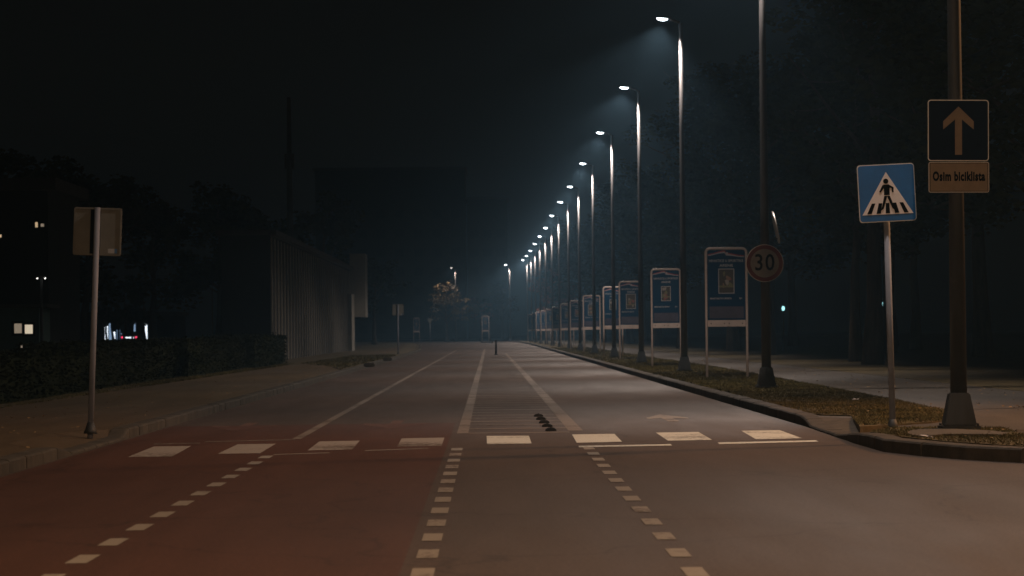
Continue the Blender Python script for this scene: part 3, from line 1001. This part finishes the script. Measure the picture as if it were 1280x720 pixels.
def tree_meshes(seed, H, CR, trunk_r, leafsize, nclump, nleaf, bare=0.0):
    rnd = random.Random(seed)
    tb, cb = bmesh.new(), bmesh.new()
    th = H * .32
    pts = [Vector((0, 0, -.1))]
    n = 7
    for i in range(1, n + 1):
        pts.append(Vector((pts[-1].x + rnd.uniform(-.12, .12), pts[-1].y + rnd.uniform(-.12, .12), H * .85 * i / n)))
    tube(tb, pts, [trunk_r * 1.35] + [trunk_r * (1 - .85 * i / n) for i in range(1, n + 1)], 10)
    tips = []
    for k in range(16):
        f = rnd.uniform(.3, .95)
        z = H * .85 * f
        i = min(n - 1, int(f * n)); t = f * n - i
        p = pts[i].lerp(pts[i + 1], t)
        a = rnd.uniform(0, 2 * math.pi)
        L = CR * rnd.uniform(.55, 1.0) * (1.15 - .55 * abs(f - .55) * 2)
        q = [p]
        d = Vector((math.cos(a), math.sin(a), rnd.uniform(.25, .9)))
        for s in range(4):
            q.append(q[-1] + d.normalized() * L / 4 + Vector((rnd.uniform(-.1, .1), rnd.uniform(-.1, .1), .06 * L / 4)) * 1.5)
        tube(tb, q, [trunk_r * .38 * (1 - f * .5) * (1 - s * .2) for s in range(5)], 6)
        tips += [q[2], q[3], q[4]]
        for s in range(3):
            b0 = q[2 + s % 2]
            d2 = Vector((rnd.uniform(-1, 1), rnd.uniform(-1, 1), rnd.uniform(-.1, 1))).normalized() * L * .35
            tube(tb, [b0, b0 + d2 * .5, b0 + d2 + Vector((0, 0, .1))], [trunk_r * .12, trunk_r * .08, trunk_r * .03], 5)
            tips.append(b0 + d2)
    for k in range(nclump):
        c = rnd.choice(tips) + Vector((rnd.gauss(0, .25), rnd.gauss(0, .25), rnd.gauss(0, .25))) * CR * .3
        if rnd.random() < bare: continue
        leaf_quads(cb, c, CR * rnd.uniform(.12, .26), nleaf, rnd, leafsize)
    def tome(bm, nm, m):
        me = bpy.data.meshes.new(nm); bm.normal_update(); bm.to_mesh(me); bm.free(); me.materials.append(m); return me
    return tb, cb, tome


TREES = {}


def tree(name, variant, x, y, sc, rz, label, group, leafmat=M_LEAF, z=.1):
    key = (variant, leafmat.name)
    t = empty(name, (x, y, z), label, 'tree', group, rz)
    t.scale = (sc, sc, sc)
    if key not in TREES:
        H, CR, tr, ls, nc, nl, br = variant[1:]
        tb, cb, tome = tree_meshes(variant[0], H, CR, tr, ls, nc, nl, br)
        TREES[key] = (tome(tb, 'trunk', M_BARK), tome(cb, 'crown', leafmat))
    for nm, me in zip(('trunk', 'crown'), TREES[key]):
        o = bpy.data.objects.new(nm, me); COL.objects.link(o); o.parent = t
    return t


VA = (11, 13, 4.2, .24, .13, 120, 75, 0)
VB = (12, 12, 3.6, .2, .13, 110, 75, 0)
VC = (13, 14, 4.6, .26, .13, 130, 75, 0)
VY = (21, 8, 3.2, .2, .13, 60, 36, .35)
right_trees = [(11.5, 67, 1.0, VA), (10.9, 91, 1.0, VC), (11.4, 99.5, .95, VB), (11.2, 128, 1.0, VA), (11.6, 152, 1.05, VC), (10.8, 181, .95, VB), (11.3, 214, 1.0, VA), (11, 250, 1.0, VC), (10.4, 290, 1.0, VB),
               (9.6, 330, 1.0, VA), (8.4, 372, .9, VC), (17, 110, 1.2, VC), (18.5, 84, 1.1, VA), (20, 150, 1.2, VB), (19, 200, 1.2, VA), (16, 330, 1.1, VB), (15.4, 60, 1.1, VC), (16.5, 132, 1.15, VA), (22, 175, 1.3, VC)]
rl = ['tall dark tree at the right edge of the picture, nearest of the park trees', 'dark tree right of the slim sign pole with a faint trunk behind the path', 'dark tree whose faint trunk stands left of the slim sign pole',
      'dark tree between the round 30 sign and the slim sign pole', 'dark leafy tree behind the lamp post with the 30 sign', 'dark tree behind the nearest poster stand', 'dark tree showing green leaves right of the second glowing lamp',
      'dark tree behind the second poster stand', 'dark tree behind the third poster stand', 'faint tree behind the middle poster stands', 'faint tree at the far end of the right verge',
      'back row tree behind the slim sign pole', 'back row tree right of the nearest lamp post', 'back row tree left of the 30 sign pole top', 'back row tree beyond the nearest poster stand', 'far back row tree behind the farthest poster stands',
      'big dark back row tree at the extreme right edge', 'back row tree right of the 30 sign pole', 'tallest back row tree above the nearest poster stand']
for (x, y, s, v), lab in zip(right_trees, rl):
    tree('broadleaf_tree', v, x, y, s, random.uniform(0, 6), lab, 'dark trees behind the right path')
VL = (31, 8.2, 3.2, .2, .13, 100, 60, 0)
VL2 = (32, 9.0, 2.6, .2, .13, 100, 60, 0)
left_trees = [(-19.5, 128, 1.0, VL2, 'dark tree silhouette above the left back-facing sign'), (-16.8, 132, 1.05, VL, 'dark tree silhouette just right of the left back-facing sign'),
              (-14.8, 140, .95, VL, 'low dark tree silhouette above the lit shop front'), (-13.6, 160, 1.0, VL2, 'dark tree silhouette left of the thin mast'),
              (-12.4, 178, 1.0, VL, 'dark tree silhouette right behind the thin mast'), (-22.5, 135, .9, VL, 'dark tree silhouette at the left edge of the picture'),
              (-12.5, 240, 1.35, VL2, 'dark tree silhouette left of the tower block'), (-10.8, 300, 1.0, VL, 'dark tree silhouette between the finned hall and the yellow tree'),
              (-16.5, 215, 1.3, VL, 'dark tree silhouette high behind the finned hall')]
for x, y, s, v, lab in left_trees:
    tree('broadleaf_tree', v, x, y, s, random.uniform(0, 6), lab, 'dark tree silhouettes on the left')
tree('autumn_tree', VY, -5.0, 379.5, .92, 1.0, 'sparse tree with yellow leaves at the end of the road', 'autumn trees at the bend', M_LEAF_Y)
tree('autumn_tree', VY, 1.6, 398, .95, 3.0, 'sparse bare branched tree between the yellow tree and the lone lamp', 'autumn trees at the bend', M_LEAF)
tree('autumn_tree', VY, 6.6, 352, 1.1, 2.0, 'sparse tree with russet leaves behind the farthest lamps', 'autumn trees at the bend', M_LEAF_R)
tree('autumn_tree', (22, 6, 2.2, .16, .12, 40, 30, .3), -1.0, 402, 1.0, 5.0, 'small russet bush-like tree right of the yellow tree', 'autumn trees at the bend', M_LEAF_R)


# hedges
def hedge(x0, x1, y0, y1, h, lab, seed):
    rnd = random.Random(seed)
    t = empty('hedge', ((x0 + x1) / 2, (y0 + y1) / 2, .1), lab, 'hedge', 'clipped hedges behind the left path')
    ax, ay = (x1 - x0) / 2, (y1 - y0) / 2
    bm = bmesh.new()
    box(bm, -ax + .08, ax - .08, -ay + .08, ay - .08, 0, h - .07)
    bmesh.ops.subdivide_edges(bm, edges=bm.edges[:], cuts=6, use_grid_fill=True)
    for v in bm.verts: v.co += Vector((rnd.uniform(-.05, .05), rnd.uniform(-.05, .05), rnd.uniform(-.04, .04) if v.co.z > .1 else 0))
    obj('hedge_core', bm, M_HEDGE, t)
    bm = bmesh.new()
    n = int(700 * (y1 - y0) ** .8)
    for _ in range(n):
        f = rnd.random()
        yy = rnd.uniform(-ay, ay)
        if f < .45: p = Vector((rnd.uniform(-ax, ax), yy, h + rnd.gauss(-.02, .035)))
        elif f < .85: p = Vector((ax + rnd.gauss(-.03, .04), yy, rnd.uniform(.03, h)))
        else: p = Vector((rnd.uniform(-ax, ax), -ay + rnd.gauss(.02, .04), rnd.uniform(.03, h)))
        s = rnd.uniform(.02, .05)
        a = Vector((rnd.gauss(0, 1), rnd.gauss(0, 1), rnd.gauss(0, 1))).normalized(); u, w = frame_of(a)
        bm.faces.new([bm.verts.new(p + q) for q in (u * s, w * s * .6, -u * s, -w * s * .6)])
    obj('hedge_leaves', bm, M_HEDGE, t)


hedge(-9.2, -7.55, 30, 61, .76, 'long dark clipped hedge running from the left edge of the picture', 1)
hedge(-9.2, -7.6, 62, 78, .90, 'dark clipped hedge block right of the leaning sign pole', 2)
hedge(-9.1, -7.4, 79.5, 98, .92, 'dark clipped hedge block left of the hedge beside the finned hall', 3)
hedge(-9.0, -7.15, 99, 113, 1.0, 'dark clipped hedge block at the near end of the finned hall', 4)

# ------------------------------------------------------------------ buildings
t = empty('finned_hall', (-8.45, 124, .1), 'long low hall with pale upright fins beside the left verge', 'building')
bm = bmesh.new(); box(bm, -1.9, 0, 0, 73, -.1, 4.9); obj('wall', bm, M_WALL, t)
bm = bmesh.new(); box(bm, -2.1, .25, -.2, 73.2, 4.905, 5.1); obj('roof', bm, M_ROOF, t)
fin0 = None
for k in range(37):
    if fin0 is None:
        bm = bmesh.new(); box(bm, .003, .05, -.07, .07, -.08, 4.8, bev=.008); fin0 = f = obj('fin', bm, M_FIN, t)
    else:
        f = fin0.copy(); COL.objects.link(f); f.parent = t
    f.location = (0, .3 + 1.98 * k, 0)
bm = bmesh.new(); box(bm, .003, .95, 70.5, 74, 2.05, 5.9); obj('projecting_bay', bm, M_PLASTER, t)
bm = bmesh.new(); box(bm, .003, .28, 66.5, 70.4, -.08, 3.4); obj('end_pier', bm, M_PLASTER, t)


def block(name, x0, x1, y0, y1, h, wm, lab, wins=(), grid=None, roofh=.4):
    t = empty(name, ((x0 + x1) / 2, y0, 0.1), lab, 'building')
    ax = (x1 - x0) / 2
    bm = bmesh.new(); box(bm, -ax, ax, 0, y1 - y0, -.1, h); obj('wall', bm, wm, t)
    bm = bmesh.new(); box(bm, -ax - .3, ax + .3, -.3, y1 - y0 + .3, h + .004, h + roofh); obj('roof', bm, M_ROOF, t)
    if grid:
        nx, nz, w, hh = grid
        for i in range(nx):
            for j in range(nz):
                cx = -ax + (i + .5) * 2 * ax / nx; cz = 1.6 + j * 3.0
                if cz + hh > h: continue
                win(t, cx, cz, w, hh, M_GLASS)
    for (cx, cz, w, hh, m) in wins: win(t, cx - (x0 + x1) / 2, cz - .1, w, hh, m)
    return t


def win(t, cx, cz, w, h, m, y=0):
    bm = bmesh.new()
    for x0, x1, z0, z1 in ((cx - w / 2 - .08, cx + w / 2 + .08, cz + h / 2, cz + h / 2 + .08), (cx - w / 2 - .08, cx + w / 2 + .08, cz - h / 2 - .08, cz - h / 2),
                           (cx - w / 2 - .08, cx - w / 2, cz - h / 2, cz + h / 2), (cx + w / 2, cx + w / 2 + .08, cz - h / 2, cz + h / 2)):
        box(bm, x0, x1, y - .06, y - .003, z0, z1)
    f = obj('window', bm, M_WALL, t)
    bm = bmesh.new(); poly(bm, [(cx - w / 2, y - .02, cz - h / 2), (cx + w / 2, y - .02, cz - h / 2), (cx + w / 2, y - .02, cz + h / 2), (cx - w / 2, y - .02, cz + h / 2)])
    obj('pane', bm, m, f)


def wpos(px, py, d): r = ray(px, py); return r.x / r.y * d, CAM_Z + r.z / r.y * d


# apartment block behind the hedge with a couple of lit windows
d = 104
(a, za), (b, zb) = wpos(46, 281, d), wpos(0, 295, d)
(c_, zc_) = wpos(56, 281.5, d)
block('apartment_block', -34, -14.3, d, 112, 5.8, M_WALL, 'dark flat block at the left edge with a small amber window lit high up',
      [(a, za, .10, .17, E_WIN3), (c_ - .08, zc_, .12, .10, E_WIN2), (b, zb, .12, .1, E_WIN3)])
d = 100
(x1_, z1_), (x2_, z2_) = wpos(23, 410.5, d), wpos(36, 411.5, d)
block('garden_house', -17.5, -14.05, d, 102.5, 1.95, M_TEAL, 'small teal rendered house with two bright square windows behind the hedge',
      [(x1_, z1_, .25, .30, E_WIN2), (x2_, z2_, .26, .28, E_WIN)], roofh=.12)
# far blocks
block('tower_block', -27, -3.6, 500, 520, 26.5, M_WALL, 'wide flat roofed block, faint against the sky above the end of the road', grid=(8, 7, 1.4, 1.3))
block('stepped_block', -3.3, 3.0, 505, 520, 22.0, M_WALL, 'lower stepped block adjoining the wide block on its right', grid=(3, 6, 1.4, 1.3))
# lit shop front
xs0, _ = wpos(131, 415, 330); xs1, _ = wpos(188, 415, 330)
t = block('shop', xs0 - 3, xs1 + 2.5, 330, 342, 3.1, M_WALL, 'low shop with blue white lit glass seen through dark trunks on the left')
rnd = random.Random(5)
ax = 0
mid = (xs0 - 3 + xs1 + 2.5) / 2
x = xs0
while x < xs1:
    w = rnd.uniform(.1, .5); h = rnd.uniform(.5, 1.8)
    if rnd.random() < .85: win(t, x - mid + w / 2, .75 + h / 2 - .1, w, h, rnd.choice([E_COOL, E_COOL, E_COOL3, E_COOL3, E_COOL2]))
    x += w + rnd.uniform(.06, .3)
# trunks in front of the shop
for i, px in enumerate((134, 141, 147.5, 155, 166, 176, 181)):
    xx, _ = wpos(px, 415, 250 + 8 * (i % 3))
    tree('slim_tree', (41, 6, 1.6, .12, .12, 40, 40, 0), xx, 250 + 8 * (i % 3), .95 + .1 * (i % 2), i * 1.3,
         'slim dark tree in front of the lit shop, ' + ['first', 'second', 'third', 'fourth', 'fifth', 'sixth', 'seventh'][i] + ' from the left', 'slim trees before the lit shop')


# parked car with tail lights
def car(x, y, lab, rz=0.0):
    t = empty('parked_car', (x, y, .1), lab, 'car', None, rz)
    W = .86
    prof = [(-2.1, .35), (-2.12, .75), (-2.0, 1.0), (-1.75, 1.08), (-1.3, 1.42), (-.3, 1.48), (.5, 1.42), (1.15, 1.02), (1.95, .86), (2.12, .7), (2.12, .35)]
    bm = bmesh.new()
    a = [bm.verts.new((-W + (.12 if z > 1.1 else 0), y_, z)) for y_, z in prof]
    b = [bm.verts.new((W - (.12 if z > 1.1 else 0), y_, z)) for y_, z in prof]
    bm.faces.new(a); bm.faces.new(b[::-1])
    for i in range(len(prof)): bm.faces.new((a[i], b[i], b[(i + 1) % len(prof)], a[(i + 1) % len(prof)]))
    bmesh.ops.recalc_face_normals(bm, faces=bm.faces[:])
    bmesh.ops.bevel(bm, geom=bm.edges[:], offset=.05, segments=2, affect='EDGES')
    obj('body', bm, M_CAR, t)
    bm = bmesh.new(); poly(bm, [(-.6, -1.82, 1.09), (.6, -1.82, 1.09), (.52, -1.4, 1.37), (-.52, -1.4, 1.37)]); g = obj('rear_window', bm, M_GLASS, t); g.location = (0, -.03, .03)
    for s in (-1, 1):
        bm = bmesh.new(); box(bm, s * .68 - .10, s * .68 + .10, -2.16, -2.08, .78, .98, bev=.02); obj('tail_light', bm, E_TAIL, t)
        for yy in (-1.35, 1.35):
            bm = bmesh.new(); tube(bm, [(s * .70, yy, .31), (s * .88, yy, .31)], .31, 20); obj('wheel', bm, M_TYRE, t)
    bm = bmesh.new(); box(bm, -.45, .45, -2.17, -2.10, .80, .93); obj('number_plate', bm, E_COOL2, t)
    return t


xx, _ = wpos(164.5, 420, 318)
car(xx, 318, 'grey parked car with two red tail lights in front of the lit shop')

# small far lamps and garden lights
for (px, py, d, lab, e, sz) in ((51.5, 343, 98, 'small twin headed park lamp far off on the left', E_DIM, .022), (265, 344, 260, 'lone small far lamp between the dark trees on the left', E_DIM, .065)):
    x, z = wpos(px, py, d)
    t = empty('park_lamp', (x, d, .1), lab, 'park lamp', 'small far park lamps')
    bm = bmesh.new(); tube(bm, [(0, 0, -.1), (0, 0, z - .2)], [.06, .035], 10); obj('pole', bm, M_GALV, t)
    for s in ((-1, 1) if px < 100 else (1,)):
        bm = bmesh.new(); box(bm, min(0, s * .16), max(0, s * .16), -.05, .05, z - .2, z - .15); obj('lamp_head', bm, M_HEAD, t)
        bm = bmesh.new(); bmesh.ops.create_uvsphere(bm, u_segments=12, v_segments=8, radius=sz)
        o = obj('lens', bm, E_DIM, t, smooth=True); o.location = (s * .12, 0, z - .22)
for (px, py, lab, e, d) in ((27, 434, 'faint low garden light left of the brighter one', E_WIN2, 76), (48.5, 434.3, 'small bright garden light behind the hedge left of the leaning sign', E_DIM, 76)):
    x, z = wpos(px, py, d)
    t = empty('garden_light', (x + (-0.3 if x < -12 else 0) * 0, d, .1), lab, 'garden light', 'low garden lights behind the hedge')
    bm = bmesh.new(); tube(bm, [(0, 0, -.02), (0, 0, z - .14)], .03, 10); tube(bm, [(0, 0, z - .06), (0, 0, z - .03)], [.045, .02], 12); obj('post', bm, M_HEAD, t)
    bm = bmesh.new(); tube(bm, [(0, 0, z - .14), (0, 0, z - .06)], .022, 12); obj('glass', bm, e, t)
for (px, py, d, lab) in ((979, 385, 150, 'small teal light in the dark park, right of the 30 sign'), (1103, 380, 150, 'small teal light close to the slim sign pole')):
    x, z = wpos(px, py, d)
    t = empty('park_light', (x, d, .1), lab, 'park light', 'teal lights in the dark park')
    bm = bmesh.new(); tube(bm, [(0, 0, -.1), (0, 0, z - .22)], [.05, .035], 10); obj('pole', bm, M_POLE_DK, t)
    bm = bmesh.new(); tube(bm, [(0, 0, z - .22), (0, 0, z - .12), (0, 0, z - .02)], [.05, .075, .05], 12); obj('glass', bm, E_TEALLAMP, t)
    bm = bmesh.new(); tube(bm, [(0, 0, z - .02), (0, 0, z + .03)], [.09, .02], 12); obj('cap', bm, M_POLE_DK, t)
# thin mast
x, z = wpos(361, 124, 170)
t = empty('mast', (x, 170, .1), 'thin dark mast rising above the tree line on the left', 'mast')
bm = bmesh.new(); tube(bm, [(0, 0, -.1), (0, 0, z * .6), (0, 0, z)], [.22, .16, .10], 12); obj('pole', bm, M_ROOF, t)
bm = bmesh.new(); box(bm, -.25, .25, -.1, .1, z * .72, z * .78); obj('bracket', bm, M_ROOF, t)

# concrete blocks on the left verge edge
for (px, py, lab) in ((466, 458.5, 'nearer small pale concrete block at the left kerb'), (488, 451.0, 'farther small pale concrete block at the left kerb')):
    p = G(px, py, .12)
    bm = bmesh.new(); box(bm, -.17, .17, -.3, .3, 0, .13, bev=.03)
    o = obj('concrete_block', bm, M_CONC); o.location = (p.x - .1, p.y, .115)
    tag(o, lab, 'block', 'small concrete blocks')


# ------------------------------------------------------------------ grass, leaves, litter
def in_poly(x, y, pts):
    c = False
    n = len(pts)
    for i in range(n):
        x0, y0 = pts[i]; x1, y1 = pts[(i + 1) % n]
        if (y0 > y) != (y1 > y) and x < (x1 - x0) * (y - y0) / (y1 - y0) + x0: c = not c
    return c


def grass(name, pts, ranges, z, seed, ok=None):
    rnd = random.Random(seed)
    bm = bmesh.new()
    xs = [p[0] for p in pts]
    for (y0, y1, dens) in ranges:
        n = int((y1 - y0) * (max(xs) - min(xs)) * dens)
        for _ in range(n):
            x = rnd.uniform(min(xs), max(xs)); y = rnd.uniform(y0, y1)
            if not in_poly(x, y, pts): continue
            if math.sin(x * 2.3 + 3 * math.sin(y * .4)) * math.sin(y * 1.1 + x) + rnd.uniform(-.9, .9) < -.55: continue
            if ok and not ok(x, y): continue
            far = max(1, y / 45)
            h = rnd.uniform(.012, .036) * min(far, 1.6); w = .007 * far
            a = rnd.uniform(0, math.pi); dx, dy = math.cos(a) * w, math.sin(a) * w
            lx, ly = rnd.gauss(0, .03), rnd.gauss(0, .03)
            bm.faces.new([bm.verts.new(q) for q in ((x - dx, y - dy, z), (x + dx, y + dy, z), (x + lx, y + ly, z + h))])
    return tag(obj(name, bm, M_GRASS), kind='stuff')


padw = [V2(G(x, y, .13)) for x, y in pad]
tag(grass('grass', verge_pts, ((34, 60, 1100), (60, 110, 360), (110, 200, 60)), .117, 1), 'short patchy grass on the right verge', 'grass')
tag(grass('grass', wedge_pts, ((24, 33, 1500),), .115, 2, ok=lambda x, y: not in_poly(x, y, padw)), 'short grass on the corner by the nearest lamp post', 'grass')
tag(grass('grass', [(-7.3, 28), (-7.75, 28), (-7.75, 100), (-7.2, 112), (-6.8, 112), (-7.0, 80)], ((28, 112, 260),), .10, 3), 'rough grass at the foot of the left hedge', 'grass')
tag(grass('grass', [(-4.27, 92), (-4.27, 150), (-6.3, 150), (-6.6, 112), (-4.9, 100)], ((92, 150, 90),), .117, 4), 'dull grass between the left kerb and the finned hall', 'grass')
rnd = random.Random(9)
bm = bmesh.new()
for _ in range(1500):
    y = 24 + 90 * rnd.random() ** 1.8
    x = rnd.uniform(3.9, 8.6) if rnd.random() < .75 else rnd.uniform(-7.6, -4.3)
    if x > 0 and y < 39 and not (in_poly(x, y, wedge_pts) or in_poly(x, y, verge_pts)): continue
    if x < 0 and y < 30: continue
    s = rnd.uniform(.012, .032)
    a = rnd.uniform(0, 6.3)
    z = .125 if (in_poly(x, y, wedge_pts) or in_poly(x, y, verge_pts)) else .106
    c, sn = math.cos(a), math.sin(a)
    P4 = [(s, 0), (0, s * .6), (-s, 0), (0, -s * .6)]
    bm.faces.new([bm.verts.new((x + u * c - v * sn, y + u * sn + v * c, z + rnd.uniform(0, .018))) for u, v in P4])
tag(obj('fallen_leaves', bm, M_DRY), 'dry fallen leaves scattered over verges and paths', 'leaves', kind='stuff')
for (px, py, sc, lab) in ((1156.5, 548.5, 1.0, 'crumpled scrap of pale paper on the grass below the nearest lamp post'), (1070, 501, .75, 'small pale scrap of paper on the long grass verge')):
    p = G(px, py, .13)
    bm = bmesh.new()
    g = [[bm.verts.new(((i - 2) * .024 * sc, (j - 1.5) * .05 * sc, rnd.uniform(.005, .03))) for j in range(4)] for i in range(5)]
    for i in range(4):
        for j in range(3): bm.faces.new((g[i][j], g[i + 1][j], g[i + 1][j + 1], g[i][j + 1]))
    o = obj('paper_scrap', bm, M_SWHITE); o.location = (p.x, p.y, .14); o.rotation_euler = (0, 0, .4)
    tag(o, lab, 'litter', 'paper litter')

# ------------------------------------------------------------------ haze
bm = bmesh.new(); box(bm, -690, 690, -290, 890, -1.2, 42)
hz = tag(obj('haze', bm, None) if False else obj('haze', bm, M_HAZE if 'M_HAZE' in globals() else bpy.data.materials.new('haze')), kind='stuff')
m = hz.data.materials[0]
m.use_nodes = True
nt = m.node_tree
for n in list(nt.nodes):
    if n.type == 'BSDF_PRINCIPLED': nt.nodes.remove(n)
out = [n for n in nt.nodes if n.type == 'OUTPUT_MATERIAL'][0]
v = nt.nodes.new('ShaderNodeVolumePrincipled')
v.inputs['Color'].default_value = (0.33, 0.66, 1.0, 1)
v.inputs['Density'].default_value = 0.0009
v.inputs['Anisotropy'].default_value = 0.35
nt.links.new(v.outputs[0], out.inputs['Volume'])

# ------------------------------------------------------------------ world and faint added fill
w = bpy.data.worlds.new('World')
scene.world = w
w.use_nodes = True
nt = w.node_tree
bg = nt.nodes['Background']
sky = nt.nodes.new('ShaderNodeTexSky')
sky.sky_type = 'NISHITA'
sky.sun_disc = False
sky.sun_elevation = R(12)
sky.sun_rotation = R(160)
hs = nt.nodes.new('ShaderNodeHueSaturation')
hs.inputs['Saturation'].default_value = 0.25
nt.links.new(sky.outputs[0], hs.inputs['Color'])
nt.links.new(hs.outputs[0], bg.inputs['Color'])
bg.inputs['Strength'].default_value = 0.00045
sl = bpy.data.lights.new('fill_sun', 'SUN'); sl.energy = 0.004; sl.angle = R(8); sl.color = (1, .95, .88)  # weak sun lamp added as ambient fill, no moon is known
so = bpy.data.objects.new('fill_sun', sl); COL.objects.link(so); so.rotation_euler = (R(60), 0, R(160))

scene.render.engine = 'CYCLES'
scene.cycles.use_denoising = True
scene.cycles.max_bounces = 5
scene.cycles.volume_bounces = 0
scene.cycles.sample_clamp_indirect = 2
scene.cycles.use_light_tree = True
scene.view_settings.view_transform = 'Standard'
scene.view_settings.look = 'None'
scene.view_settings.exposure = 0
scene.view_settings.gamma = 1
